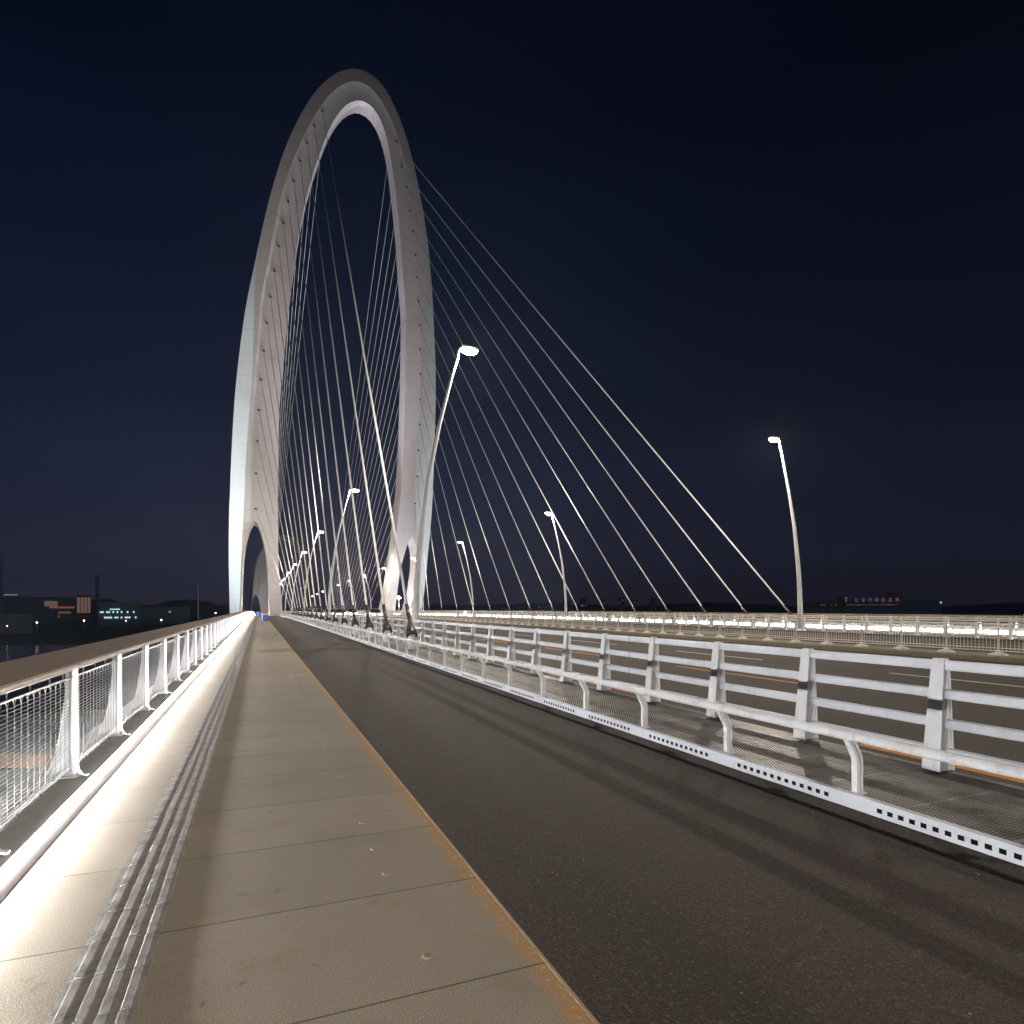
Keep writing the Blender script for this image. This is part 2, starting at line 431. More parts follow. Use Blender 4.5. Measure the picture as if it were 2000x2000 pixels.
for i in range(nv):
    y = .10 + (BAY-.2)*i/(nv-1); rod(wb, (wb_x, y, .235), (wb_x, y, .935), .0034)
    rod(wb, (wb_x, y, .935), (wb_x, y+.03, .985), .0036); rod(wb, (wb_x, y, .935), (wb_x, y-.03, .985), .0036)
    rod(wb, (wb_x, y, .235), (wb_x, y+.02, .195), .0036)
for j in range(nh):
    z = .24 + .69*j/(nh-1)
    pts = [(wb_x + (.002 if i % 2 else -.002), .06 + (BAY-.12)*i/(nv*1), z + (.0015 if (i+j) % 2 else -.0015)) for i in range(nv+1)]
    wb.tube(pts, .0025, 4, smooth=False)
for z in (.195, .22): rod(wb, (wb_x, .02, z), (wb_x, BAY-.02, z), .0048)
bbm = MB(); bbm.tube([(-.10, 0, .152), (-.10, BAY, .152)], .015, 8)
for q in (.3, .8, 1.3, 1.75): bbm.box(-.106, -.094, q-.008, q+.008, .1, .15)
def railing(mirror, n, label, y0):
    fx = (lambda x: MID - x) if mirror else (lambda x: x)
    t = empty('walkway_railing', (fx(-1.5), 0, 0), label, 'railing')
    rz = math.pi if mirror else 0
    lo = lambda x: (x - fx(-1.5))
    b = MB(); b.run([(lo(fx(x)), z) for x, z in [(-1.465, 1.072), (-1.462, 1.10), (-1.478, 1.112), (-1.90, 1.163), (-1.93, 1.155), (-1.93, 1.125), (-1.9, 1.105), (-1.5, 1.066)]], YS)
    hr = b.build('handrail', M['hand'], t)
    b = MB()                                         # joint covers on the handrail
    for k in range(0, 14):
        yy = y0 + .35 + 3.8*k
        b.run([(lo(fx(x)), z) for x, z in [(-1.463, 1.070), (-1.460, 1.102), (-1.478, 1.1145), (-1.90, 1.1655), (-1.932, 1.156), (-1.932, 1.125), (-1.9, 1.103), (-1.5, 1.064)]], [yy, yy+.012])
    b.build('joint_cover', M['plate'], hr)
    b = MB(); b.run([(lo(fx(x)), z) for x, z in [(-1.632, .08), (-1.632, .145), (-1.83, .15), (-1.84, .135), (-1.84, -.6), (-1.7, -.6)]], YS); b.build('edge_beam', M['white'], t)
    post = mesh = bar = None
    for k in range(n):
        y = y0 + BAY*k
        for src, nm, mt in ((post, 'post', M['white']), (mesh, 'mesh_panel', M['wire']), (bar, 'bottom_bar', M['dark'])):
            if src is None:
                o = {'post': pb, 'mesh_panel': wb, 'bottom_bar': bbm}[nm].build(nm, mt, t)
                if nm == 'post': post = o
                elif nm == 'mesh_panel': mesh = o
                else: bar = o
            else: o = link(nm, src.data, t)
            o.location = (0, y + (BAY if mirror and nm != 'post' else 0), zc(y)); o.rotation_euler = (0, 0, rz)
    b = MB()
    for k in range(n, n + 60):
        y = y0 + BAY*k
        b.box(*sorted((lo(fx(-1.5)), lo(fx(-1.68)))), y-.04, y+.04, .1+zc(y), 1.06+zc(y))
    tag(b.build('far_posts', M['white'], t), kind='stuff')
    led = empty('light_strip', (fx(-1.34), 0, 0), 'glowing white light strip along the foot of the ' + ('far' if mirror else 'left') + ' walkway railing', 'light strip')
    ys = [-12 + 1.5*k for k in range(30)] + [y for y in YS if y > 33]
    lo2 = lambda x: x - fx(-1.34)
    b = MB(); b.run([(lo2(fx(x)), z) for x, z in ([(-1.366, .100), (-1.326, .066), (-1.338, .058), (-1.372, .09)] if not mirror else [(-1.364, .32), (-1.345, .06), (-1.36, .06), (-1.372, .32)])], ys); b.build('diffuser', M['led2' if mirror else 'led'], led)  # far diffuser made taller to stand in for the lit railing foot
    b = MB(); b.run([(lo2(fx(x)), z) for x, z in [(-1.373, .085), (-1.345, .054), (-1.326, .052), (-1.295, .0), (-1.373, 0)]], ys); b.build('housing', M['housing'], led)
    b = MB()
    for k in range(-2, 14):
        yy = 3.1 + 3.0*k; b.run([(lo2(fx(x)), z) for x, z in [(-1.374, .1025), (-1.322, .067), (-1.322, .054), (-1.29, .0), (-1.374, 0)]], [yy, yy+.012])
    b.build('joint_cap', M['housing'], led)
Y0R = (5.47 + 1.5*ST) / CT - BAY*4
railing(False, 84, 'white wire mesh railing with broad brown handrail on the left of the walkway', Y0R)
railing(True, 84, 'distant white mesh railing at the far right edge of the bridge', Y0R)

# ------------------------------------------------------------------ road guardrails
gp = MB()
def taper(b, xb0, xb1, xt0, xt1, yb, yt, z0, z1):
    b.loft([[(xb0,-yb,z0),(xb1,-yb,z0),(xb1,yb,z0),(xb0,yb,z0)], [(xt0,-yt,z1),(xt1,-yt,z1),(xt1,yt,z1),(xt0,yt,z1)]])
taper(gp, 0, .018, .098, .114, .085, .058, 0, 1.0)
taper(gp, .193, .211, .166, .182, .085, .058, 0, 1.0)
taper(gp, .0181, .1929, .1141, .1659, .068, .043, 0.004, .995)
gp.loft([[(.098+dx, s*.058, 1.0+dz) for s in (-1, 1)] + [(.182-dx, s*.058, 1.0+dz) for s in (1, -1)] for dx, dz in ((0, 0), (.004, .016), (.014, .029), (.03, .035))])
fm = MB(); fm.box(-.02, .23, -.1, .1, -.012, 0)
def rbox(x, z, hx, hz, c=.012): return [(x-hx+c, z-hz), (x+hx-c, z-hz), (x+hx, z-hz+c), (x+hx, z+hz-c), (x+hx-c, z+hz), (x-hx+c, z+hz), (x-hx, z+hz-c), (x-hx, z-hz+c)]
def guardrail(mirror, n, label, y0):
    ox = MID - 5.75 if mirror else 5.75; sg = -1 if mirror else 1
    t = empty('guardrail', (ox, 0, 0), label, 'guardrail')
    for z in (1.067, .80, .529, .258):
        b = MB(); b.run([(sg*x, zz) for x, zz in rbox(.14, z, .030, .046)], YS); b.build('rail_beam', M['cream' if mirror else 'rail_white'], t)
    for z in (1.067, .80, .529, .258):
        b = MB()
        for k in range(-1, 9):
            yy = (8.95 if not mirror else 14) + 6*k; b.run([(sg*x, zz) for x, zz in rbox(.14, z, .0306, .0466)], [yy, yy+.010])
        b.build('beam_joint', M['dark'], t)
    b = MB(); b.run([(sg*x, z) for x, z in [(.245, -.02), (-.05, -.02), (-.05, .066), (.245, .066)]], YS); b.build('base_beam', M['dark'], t)
    post = foot = None
    for k in range(n):
        y = y0 + 1.5*k
        if post is None:
            o = post = gp.build('post', M['white'], t)
        else: o = link('post', post.data, t)
        o.location = (0, y, .095 + zc(y)); o.rotation_euler = (0, 0, math.pi if mirror else 0)
    b = MB()
    for k in range(n, n+100):
        y = y0 + 1.5*k; b.box(*sorted((sg*.03, sg*.19)), y-.07, y+.07, .09+zc(y), 1.1+zc(y))
    tag(b.build('far_posts', M['white'], t), kind='stuff')
guardrail(False, 100, 'white four-beam steel guardrail between the grating and the road', 3.78 - 1.5*3)
guardrail(True, 96, 'warm-tinted white guardrail on the far side of the road under the lamps', 12)

# low pipe rails
pp = MB(); path = [(0, 0), (0, .255), (-.012, .30), (-.055, .375), (-.115, .475)]
pp.plate(path, -.034, -.024, -.026, .026); pp.plate(path, .024, .034, -.026, .026); pp.plate(path, -.0239, .0239, -.006, .006)
pp.plate([(-.105, .45), (-.15, .535)], -.02, .02, -.014, .014)
pp.box(-.06, .06, -.045, .045, -.012, 0)
def pipe_rail(mirror, n, label, y0):
    ox = MID - 4.53 if mirror else 4.53; sg = -1 if mirror else 1
    t = empty('pipe_rail', (ox, 0, 0), label, 'pipe rail')
    b = MB(); b.run([(sg*(-.165 + .039*math.cos(2*math.pi*i/14)), .575 + .039*math.sin(2*math.pi*i/14)) for i in range(14)], YS, smooth=True); b.build('pipe', M['white'], t)
    b = MB()
    for k in range(8):
        y = 2.72 + 6*k; b.run([(sg*(-.165 + .0405*math.cos(2*math.pi*i/14)), .575 + .0405*math.sin(2*math.pi*i/14)) for i in range(14)], [y, y+.02], smooth=True)
    b.build('pipe_joint', M['rail_white'], t)
    post = None
    for k in range(n):
        y = y0 + 1.5*k
        if post is None: o = post = pp.build('post', M['white'], t)
        else: o = link('post', post.data, t)
        o.location = (0, y, .092 + zc(y)); o.rotation_euler = (0, 0, math.pi if mirror else 0)
pipe_rail(False, 100, 'low white pipe rail on bent posts beside the cycle lane', 3.571 - 4.5)
pipe_rail(True, 80, 'distant low white pipe rail behind the far guardrail', 14)

# median fence
t = empty('median_fence', (20.85, 0, 0), 'cream picket fence with domed feet on the median kerb', 'fence')
fp = MB(); fp.lathe([(.036, 0), (.036, 1.08), (.030, 1.10), (.004, 1.115)], 8)
ff = MB(); ff.loft([[(sx*w, sy*l, z) for sx, sy in ((-1,-.55),(-.45,-1),(.45,-1),(1,-.55),(1,.55),(.45,1),(-.45,1),(-1,.55))] for w, l, z in ((.20, .24, 0), (.20, .24, .035), (.13, .16, .075), (.06, .07, .10), (.04, .045, .16))])
fb = MB(); FL = 1.53
for z, r in ((1.045, .026), (.93, .012), (.22, .014), (.135, .014)): fb.tube([(0, 0, z), (0, FL, z)], r, 6, smooth=False)
for i in range(1, 14): fb.tube([(0, FL*i/14, .135), (0, FL*i/14, .93)], .007, 4, smooth=False)
src = {}
for k in range(96):
    y = 8.6 + FL*k
    for nm, mb in (('post', fp), ('foot', ff), ('picket_panel', fb)):
        if nm not in src: o = src[nm] = mb.build(nm, M['fence'], t)
        else: o = link(nm, src[nm].data, t)
        o.location = (0, y, .15 + zc(y))

# ------------------------------------------------------------------ street lamps
LAMPS = []
def make_lamp():
    t = empty('street_lamp')
    path = [(0,0,.1),(0,0,1.5),(.03,0,2.7),(.11,0,3.8),(.25,0,5.0),(.5,0,6.9),(.98,0,9.2),(1.52,0,11.3),(1.78,0,12.15)]
    b = MB(); b.tube(path, [.165,.163,.158,.15,.14,.122,.095,.072,.062], 12, flat=.8); b.build('pole', M['pole'], t)
    b = MB(); b.tube([(1.75,0,12.08),(1.80,0,12.36),(1.90,0,12.50),(2.06,0,12.54)], [.06,.056,.052,.045], 10); b.build('arm', M['pole'], t)
    b = MB(); b.loft([[(1.93+dx*a, dy, z+.16) for dx, dy in ((0,-w),(.15,-w*1.15),(.6,-w),(.72,-w*.5),(.72,w*.5),(.6,w),(.15,w*1.15),(0,w))] for a, w, z in ((1, .13, 12.33), (1, .15, 12.40), (.95, .12, 12.455), (.85, .06, 12.48))])
    b.build('lamp_head', M['pole'], t)
    b = MB()
    b.loft([[(2.27+rx*math.cos(2*math.pi*i/14), ry*math.sin(2*math.pi*i/14), z+.16) for i in range(14)] for rx, ry, z in ((.05,.04,12.13), (.24,.13,12.16), (.36,.17,12.24), (.38,.18,12.33))], smooth=True)
    b.build('lens', M['lens'], t)
    b = MB(); b.lathe([(.27, .07), (.27, .11), (.2, .13), (.2, .2)], 12); b.build('base_flange', M['pole'], t)
    l = bpy.data.lights.new('lamp_light', 'POINT'); l.energy = 5200; l.color = (1, .89, .76); l.shadow_soft_size = .14
    link('lamp_light', l, t, (2.27, 0, 12.1))
    return t
proto = make_lamp()
side_rows = (('left', 5.95, 24.67, range(-1, 12)), ('right', 33.0, 30.2, range(-1, 12)))
first = True
for side, lx, ly, rng in side_rows:
    for k in rng:
        y = ly + 33.4*k
        o = proto if first else copy_tree(proto); first = False
        o.location = (lx, y, zc(y)); o.rotation_euler = (0, 0, 0 if side == 'left' else math.pi)
        if k < 0: lab = 'lit street lamp of the %s row standing level with the camera, outside the frame' % side
        elif k == 0: lab = 'nearest and tallest lit street lamp of the %s row' % side + (', before the pylon leg' if side == 'left' else ', standing clear of the stay cables')
        else: lab = '%s nearest lit street lamp in the %s row along the road' % (ORD[k+1], side)
        tag(o, lab, 'street lamp', 'street lamps along both sides of the road')
        if k > 8:
            for c in list(o.children):
                if c.type == 'LIGHT': bpy.data.objects.remove(c)

# ------------------------------------------------------------------ pylons
def solve3(rows, rhs):
    m = Matrix(rows); return m.inverted() @ Vector(rhs)
def z1(l): return [(430+.2588*u, 100+.2588*v) for u, v in l]
def z2(l): return [(430+.2588*u, 500+.2588*v) for u, v in l]
def z3(l): return [(430+.17596*u, 900+.17596*v) for u, v in l]
def z4(l): return [(700+.12422*u, 1000+.12422*v) for u, v in l]
def resample(pl, n):
    """smooth curve through the points, evenly spaced"""
    P = [Vector((a, b)) for a, b in pl]; dense = []
    for i in range(len(P)-1):
        p0, p1, p2, p3 = P[max(i-1,0)], P[i], P[i+1], P[min(i+2,len(P)-1)]
        for j in range(12):
            u = j/12
            dense.append(.5*((2*p1) + (p2-p0)*u + (2*p0-5*p1+4*p2-p3)*u*u + (3*p1-p0-3*p2+p3)*u**3))
    dense.append(P[-1])
    d = [0]
    for a, b in zip(dense, dense[1:]): d.append(d[-1] + (b-a).length)
    out = []; j = 0
    for i in range(n):
        s = d[-1]*i/(n-1)
        while j < len(d)-2 and d[j+1] < s: j += 1
        u = (s-d[j])/max(d[j+1]-d[j], 1e-9); out.append(dense[j].lerp(dense[j+1], u))
    return out
class Plane:
    def __init__(s, pts):
        s.c = solve3([(1, x, y) for x, y, d in pts], [1/d for x, y, d in pts])
        w = [bp(*p) for p in pts]; s.p0 = w[0]
        s.n = (w[1]-w[0]).cross(w[2]-w[0]).normalized()
        if s.n.dot(Vector((ST, CT, 0))) < 0: s.n = -s.n
    def at(s, x, y, off=0):
        ray = bp(x, y, 1) - Vector((0, 0, EYE)); o = Vector((0, 0, EYE))
        return o + ray * ((s.p0 + s.n*off - o).dot(s.n) / ray.dot(s.n))
EX = Vector((0, 1, 0))
def drop(rows, zb):
    a, b = rows[-2], rows[-1]; out = []
    for p, q in zip(a, b):
        v = (q-p); v = v / max(abs(v.z), 1e-6); v.x *= .6; v.y *= .6
        out.append(q + v*(q.z - zb))
    return rows + [out]

def pylon(root, pl, half, legs, T0, T1, T2, ridge, zb, N=60):
    """half: {'L':{A,B,R,G,D}, 'R':{...}} polylines from the cut to the apex; legs: branch outlines from the cut down"""
    rings = []
    H = {'L': {}, 'R': {}}
    for k in half['L']:
        full = resample(half['L'][k], N) + resample(half['R'][k], N)[::-1][1:]
        for it in range(6):
            full = [full[0]] + [(full[i-1] + 2*full[i] + full[i+1])/4 for i in range(1, len(full)-1)] + [full[-1]]
        H['L'][k] = full[:N]; H['R'][k] = full[N-1:][::-1]
    for side in ('L', 'R'):
        h = H[side]; rs = []
        for i in range(N):
            s = i/(N-1); T = T1 + (T0-T1)*s; ka = .55*(1-s)**.8
            q = {k: h[k][i] for k in h}
            A, B, Rr, G, D = q['A'], q['B'], q['R'], q['G'], q['D']
            kb = min(max((s-.30)/.45, 0), 1); kb = kb*kb*(3-2*kb); B = B.lerp(A.lerp(Rr, .05), kb)
            ring = [pl.at(*A, ka*T), pl.at(*B, 0), pl.at(*Rr, -ridge), pl.at(*G, -.02), pl.at(*D, 0), pl.at(*D, 0) + EX*T, pl.at(*A, ka*T) + EX*(T*(1-ka))]
            rs.append(ring)
        if side == 'R': rs = rs[::-1][1:]
        rings += rs
    b = MB(); b.loft(rings, smooth=True); b.build('arch', M['pylon'], root, sharp=True)
    def branch(parts):
        n = 22; cs = [(resample(c, n), f) for c, f in parts]; rows = []
        for i in range(n):
            s = i/(n-1); T = T1 + (T2-T1)*s
            rows.append([pl.at(*c[i], f[0]*T) + EX*(f[1]*T) for c, f in cs])
        rows = drop(rows, zb); bb = MB(); bb.loft(rows, smooth=True); bb.build('leg', M['pylon'], root, sharp=True)
    for side in legs:
        g = legs[side]
        if 'OL' in g:
            o_out, o_in = ('OL', 'OR') if side == 'L' else ('OR', 'OL')
            branch([(g['A'], (.55, 0)), (g['B'], (0, 0)), (g[o_out], (0, 0)), (g[o_out], (0, 1)), (g['A'], (.55, .45))])
            branch([(g[o_in], (0, 0)), (g['D'], (0, 0)), (g['D'], (0, 1)), (g[o_in], (0, 1))])
        else:
            branch([(g['A'], (.55, 0)), (g['B'], (0, 0)), (g['D'], (0, 0)), (g['D'], (0, 1)), (g['A'], (.55, .45))])

PL = Plane([(500, HZ, 140), (795, HZ, 172), (690, 127, 133)])
apexA, apexB, apexR, apexG, apexD = z1([(1000,100)]), z1([(1002,106)]), z1([(1003,190)]), z1([(1003,235)]), z1([(1030,325)])
LA = z3([(98,665),(104,350)]) + z2([(70,1932),(80,1600),(95,1300),(115,1000),(150,690),(200,330)]) + z1([(236,1720),(303,1400),(351,1190),(400,1000),(480,750),(560,560),(700,310),(850,160)]) + apexA
LB = z3([(255,665),(278,227)]) + z2([(185,1700),(203,1400),(222,1150),(240,900),(262,620),(290,200)]) + z1([(312,1600),(334,1400),(362,1190),(408,1000),(487,755),(567,566),(705,317),(853,168)]) + apexB
LR = z3([(330,665),(330,227)]) + z2([(225,1700),(230,1400),(244,1150),(262,900),(285,620),(318,200)]) + z1([(335,1740),(375,1500),(430,1220),(500,950),(600,700),(720,470),(850,285)]) + apexR
LG = z3([(345,665),(345,227)]) + z2([(245,1700),(250,1400),(262,1150),(280,900),(303,620),(336,200)]) + z1([(355,1740),(400,1500),(460,1220),(532,965),(635,720),(755,495),(880,315)]) + apexG
LD = z3([(643,665),(640,250)]) + z2([(435,1932),(440,1500),(450,1100),(480,800),(530,300)]) + z1([(550,1690),(590,1400),(620,1250),(650,1090),(720,860),(790,655),(850,520),(930,400)]) + apexD
RA = z4([(1122,380),(1150,60)]) + z2([(1605,1800),(1615,1500),(1625,1200),(1628,1000),(1625,800),(1612,500),(1600,250)]) + z1([(1590,1690),(1570,1450),(1540,1240),(1500,1030),(1460,840),(1400,620),(1330,430),(1230,240),(1130,140)]) + apexA
RB = z4([(930,380),(945,60)]) + z2([(1480,1800),(1500,1500),(1515,1200),(1525,1000),(1535,800),(1550,500),(1563,280)]) + z1([(1568,1690),(1556,1450),(1530,1240),(1492,1030),(1453,845),(1394,626),(1325,437),(1226,248),(1128,147)]) + apexB
RR = z4([(900,380),(912,60)]) + z2([(1465,1800),(1485,1500),(1500,1200),(1510,1000),(1519,800),(1530,500),(1532,250)]) + z1([(1518,1640),(1492,1360),(1450,1080),(1400,840),(1330,600),(1230,390),(1130,240)]) + apexR
RG = z4([(850,380),(862,60)]) + z2([(1435,1800),(1450,1500),(1458,1200),(1460,1000),(1462,800),(1462,500),(1455,250)]) + z1([(1445,1640),(1425,1400),(1380,920),(1320,680),(1240,470),(1130,290)]) + apexG
RD = z4([(592,380),(628,60)]) + z2([(1365,1780),(1385,1350),(1395,1000),(1400,700),(1400,300)]) + z1([(1385,1800),(1372,1600),(1360,1400),(1340,1200),(1310,960),(1280,740),(1220,520),(1140,385)]) + apexD
pyl = empty('bridge_pylon', (15, 150, 0), 'tall floodlit white arch pylon with split legs straddling the near end of the bridge', 'pylon')
pyl.location = (0, 0, 0)
pylon(pyl, PL, {'L': dict(A=LA, B=LB, R=LR, G=LG, D=LD), 'R': dict(A=RA, B=RB, R=RR, G=RG, D=RD)},
      {'L': dict(A=z3([(98,665),(95,1000),(98,1300),(105,1640)]), B=z3([(255,665),(247,800),(238,1000),(228,1200),(222,1450),(215,1640)]),
                 D=z3([(643,665),(645,1000),(660,1300),(690,1640)]),
                 OL=z3([(375,665),(330,735),(308,810),(285,900),(270,1000),(258,1100),(250,1200),(244,1320),(240,1450),(235,1640)]),
                 OR=z3([(375,665),(412,690),(432,730),(452,790),(470,850),(488,930),(500,1000),(515,1100),(525,1200),(535,1400),(545,1640)])),
       'R': dict(A=z4([(1122,380),(1090,700),(1060,1000),(1030,1300),(1000,1500)]), B=z4([(930,380),(915,700),(905,1000),(900,1300),(893,1500)]),
                 D=z4([(592,380),(555,700),(522,950),(495,1150),(462,1350),(430,1500)]),
                 OL=z4([(840,380),(785,480),(720,680),(690,790),(660,900),(640,1050),(620,1200),(600,1350),(580,1500)]),
                 OR=z4([(840,380),(885,470),(915,600),(928,760),(922,920),(905,1070),(882,1230),(850,1380),(815,1500)]))},
      3.8, 8.0, 10.5, .2, -14)
PF = Plane([(500, HZ, 600), (600, HZ, 650), (557, 1042, 585)])
fLA = z3([(328,1480),(345,1300),(368,1150),(405,1050),(465,970),(560,870),(640,815)]) + z3([(718,803)])
fRA = z3([(1068,1480),(1050,1300),(1025,1160),(980,1050),(920,950),(860,885),(790,828)]) + z3([(718,803)])
fLD = z3([(560,1480),(560,1300),(572,1100),(595,980),(622,920),(655,880)]) + z3([(708,856)])
fRD = z3([(965,1480),(950,1320),(930,1200),(890,1080),(840,970),(790,898),(745,864)]) + z3([(708,856)])
def between(a, b, k, n=14): return [tuple(p.lerp(q, k)) for p, q in zip(resample(a, n), resample(b, n))]
far = empty('bridge_pylon', (0, 0, 0), 'smaller distant arch pylon seen between the legs of the tall one', 'pylon')
pylon(far, PF, {'L': dict(A=fLA, B=between(fLA, fLD, .14), R=between(fLA, fLD, .4), G=between(fLA, fLD, .47), D=fLD),
                'R': dict(A=fRA, B=between(fRA, fRD, .14), R=between(fRA, fRD, .4), G=between(fRA, fRD, .47), D=fRD)},
      {'L': dict(A=z3([(328,1480),(318,1560),(310,1660)]), B=z3([(360,1480),(352,1560),(345,1660)]), D=z3([(560,1480),(560,1560),(562,1660)]),
                 OL=z3([(395,1480),(372,1520),(358,1580),(350,1660)]), OR=z3([(395,1480),(420,1520),(436,1580),(448,1660)])),
       'R': dict(A=z3([(1068,1480),(1072,1560),(1075,1660)]), B=z3([(1054,1480),(1058,1560),(1060,1660)]), D=z3([(965,1480),(968,1560),(970,1660)]))},
      6, 9, 11, .4, -30, 20)

# ------------------------------------------------------------------ stay cables
def cable(anchor, top, label, group, r):
    t = empty('stay_cable', anchor, label, 'stay cable', group)
    a = Vector(anchor); v = Vector(top) - a; d = v.normalized()
    b = MB(); b.tube([d*1.55, v], r, 8); b.build('cable', M['cable'], t)
    b = MB(); b.tube([d*.70, d*1.6], [.078, .072], 10); b.build('sleeve', M['dark'], t)
    b = MB(); b.tube([d*-.05, d*.06, d*.12, d*.72], [.21, .21, .20, .085], 12); b.build('socket', M['dark'], t)
    c = MB(); c.prism([(-.025+0, -.5), (.025, -.5), (.025, .02), (-.025, .02)], -.26, .2); c.lathe([(.2, -.5), (.17, -.15), (.1, .02)], 10)
    c.build('anchor_plate', M['white'], t)
Lat = [(629.8,217.8),(613.7,247.5),(599.5,279.9),(586,314.8),(574,355),(563.3,395),(553.4,436.4),(543.9,481.7),(535.6,529.6),(527.8,580),(521,632),(515,686),(509.7,742.5),(505.6,801.5),(502.5,862.3),(499.9,925.7),(499.4,994.3)]
Rat = [(774,278.6),(784.5,326.5),(793.6,366.6),(800,413),(806.6,453),(810.4,498.5),(814.3,542.7),(817,589),(819,635.9),(820,683),(820.3,730.9),(820,780),(819,830),(816.9,880.4),(814.3,931),(810.4,984)]
Rdk = [1558,1470.5,1389,1315,1249,1188,1135,1086,1040.7,999.3,960.5,926.8,894.5,864.7,838.8,822]
knob = MB(); knob.lathe([(.30, -.1), (.26, .12), (.12, .3), (.05, .34)], 10)
def rank(i): return 'highest' if i == 0 else ORD[i+1] + ' highest'
for i, (x, y) in enumerate(Lat):
    top = PL.at(x, y, -.1); Y = 21.9 + 4.52*i + .045*i*i
    cable((5.12, Y, .62 + zc(Y)), top, '%s front stay cable on the left pylon leg, landing beside the guardrail' % rank(i), 'front stay cables of the left leg', .055)
    s = i/16; Tt = 4.6 + 3*s
    Yb = 333 - 10.2*i
    cable((5.12, Yb, .62 + zc(Yb)), top + EX*Tt + Vector((.6, 0, 0)), '%s back stay cable on the left pylon leg, running away behind it' % rank(i), 'back stay cables of the left leg', .05)
    o = knob.build('cable_collar', M['dark'], pyl, top - PL.n*.05) if i == 0 else link('cable_collar', kd, pyl, top - PL.n*.05)
    kd = o.data
for i, (x, y) in enumerate(Rat):
    top = PL.at(x, y, -.1); d = 1298*34.0/(Rdk[i]-505); Y = (d - 34.0*ST)/CT
    cable((34.0, Y, .62 + zc(Y)), top, '%s front stay cable on the right pylon leg, landing at the far guardrail' % rank(i), 'front stay cables of the right leg', .062)
    Yb = 336 - 8.3*i
    cable((34.0, Yb, .62 + zc(Yb)), top + EX*(4.2 + 3.2*i/15) - Vector((.9, 0, 0)), '%s back stay cable on the right pylon leg, running away behind it' % rank(i), 'back stay cables of the right leg', .05)
    link('cable_collar', kd, pyl, top - PL.n*.05)

# ------------------------------------------------------------------ floodlights that light the pylon
fl_n = [0]
def floodlight(loc, aim, power, col, angle, label, blend=.6):
    loc = Vector(loc)
    t = empty('floodlight', loc, label, 'floodlight', 'floodlights at the pylon foot')
    d = (Vector(aim) - loc).normalized(); q = d.to_track_quat('-Z', 'Y')
    b = MB(); b.box(-.22, .22, -.16, .16, 0, .22); o = b.build('housing', M['dark'], t); o.rotation_euler = q.to_euler()
    b = MB(); b.box(-.19, .19, -.13, .13, -.012, -.002); o = b.build('lens', M['glowwhite'], t); o.rotation_euler = q.to_euler()
    b = MB(); b.box(-.26, -.235, -.03, .03, -.35, .1); b.box(.235, .26, -.03, .03, -.35, .1); b.box(-.26, .26, -.05, .05, -.37, -.35); b.build('bracket', M['dark'], t)
    l = bpy.data.lights.new('flood_light', 'SPOT'); l.energy = power; l.color = col; l.spot_size = R(angle); l.spot_blend = blend; l.shadow_soft_size = .2
    o = link('flood_light', l, t, d*.06); o.rotation_euler = q.to_euler()
    return t
P = PL.at
def near(x, y, back, dx=0, z=1.2):
    p = P(x, y) - PL.n*back; return Vector((p.x + dx, p.y, z))
floodlight((-1.75, 108, .16), P(512, 760), 138000, (1, .78, .70), 80, 'added floodlight on the left edge beam before the pylon, aimed up its left leg')  # added; stands in for city glow and street lamps on the front
floodlight((MID + 1.75, 124, .1), P(800, 760), 152000, (1, .79, .73), 80, 'added floodlight on the right edge beam before the pylon, aimed up its right leg')  # added the same way for the right leg's front
floodlight((-50, 132, -14.9), P(452, 900), 330000, (.82, .96, 1), 84, 'floodlight on the ground left of the pylon, washing its outer side', 1)
floodlight((100, 192, -14.9), P(822, 900), 330000, (.82, .95, 1), 84, 'floodlight on the ground right of the pylon, washing its outer side', 1)
floodlight(Vector((19.5, 158, .1)), P(690, 205) + EX*2, 210000, (.84, .80, 1), 60, 'floodlight on the median, aimed up at the arch underside')
floodlight(P(488, HZ) + EX*4 + Vector((0, 0, -1.2)), P(476, 1080) + EX*4, 2500, (.86, .97, 1), 120, 'floodlight inside the opening of the left pylon leg')
floodlight(P(790, HZ) + EX*4 + Vector((0, 0, -1.0)), P(806, 1060) + EX*4, 4000, (.90, .88, 1), 120, 'floodlight inside the opening of the right pylon leg')
pf = PF.at
floodlight((33.6, 146, .2), P(800, 1010), 16000, (.88, .86, 1), 110, 'floodlight on the deck close before the right pylon leg', 1)
floodlight((-3.2, 520, -22), pf(500, 1110), 2400000, (1, .84, .78), 70, 'added floodlight before the distant arch, aimed up its left leg', 1)  # this and the next two are added to brighten the distant arch
floodlight((MID + 4, 540, -22), pf(600, 1110), 2400000, (1, .86, .80), 70, 'added floodlight before the distant arch, aimed up its right leg', 1)
floodlight((24, 640, -14), pf(560, 1050), 1300000, (.86, .86, 1), 70, 'added floodlight under the distant arch, aimed at its underside', 1)
# floodlight mast near the right leg
d = 176; base = bp(779, HZ, d)
t = empty('floodlight_mast', (base.x, base.y, zc(150)), 'pale mast with a cluster of violet-white floodlights inside the right leg', 'floodlight mast')
b = MB(); b.tube([(0, 0, 0), (0, 0, 4.6)], [.2, .16], 10); b.build('pole', M['pole'], t)
b = MB()
for k in range(5):
    a = k*1.256; b.box(.35*math.cos(a)-.22, .35*math.cos(a)+.22, .35*math.sin(a)-.2, .35*math.sin(a)+.2, 4.5 + (k % 2)*.35, 4.85 + (k % 2)*.35)
b.build('lamp_cluster', M['glowwhite'], t)

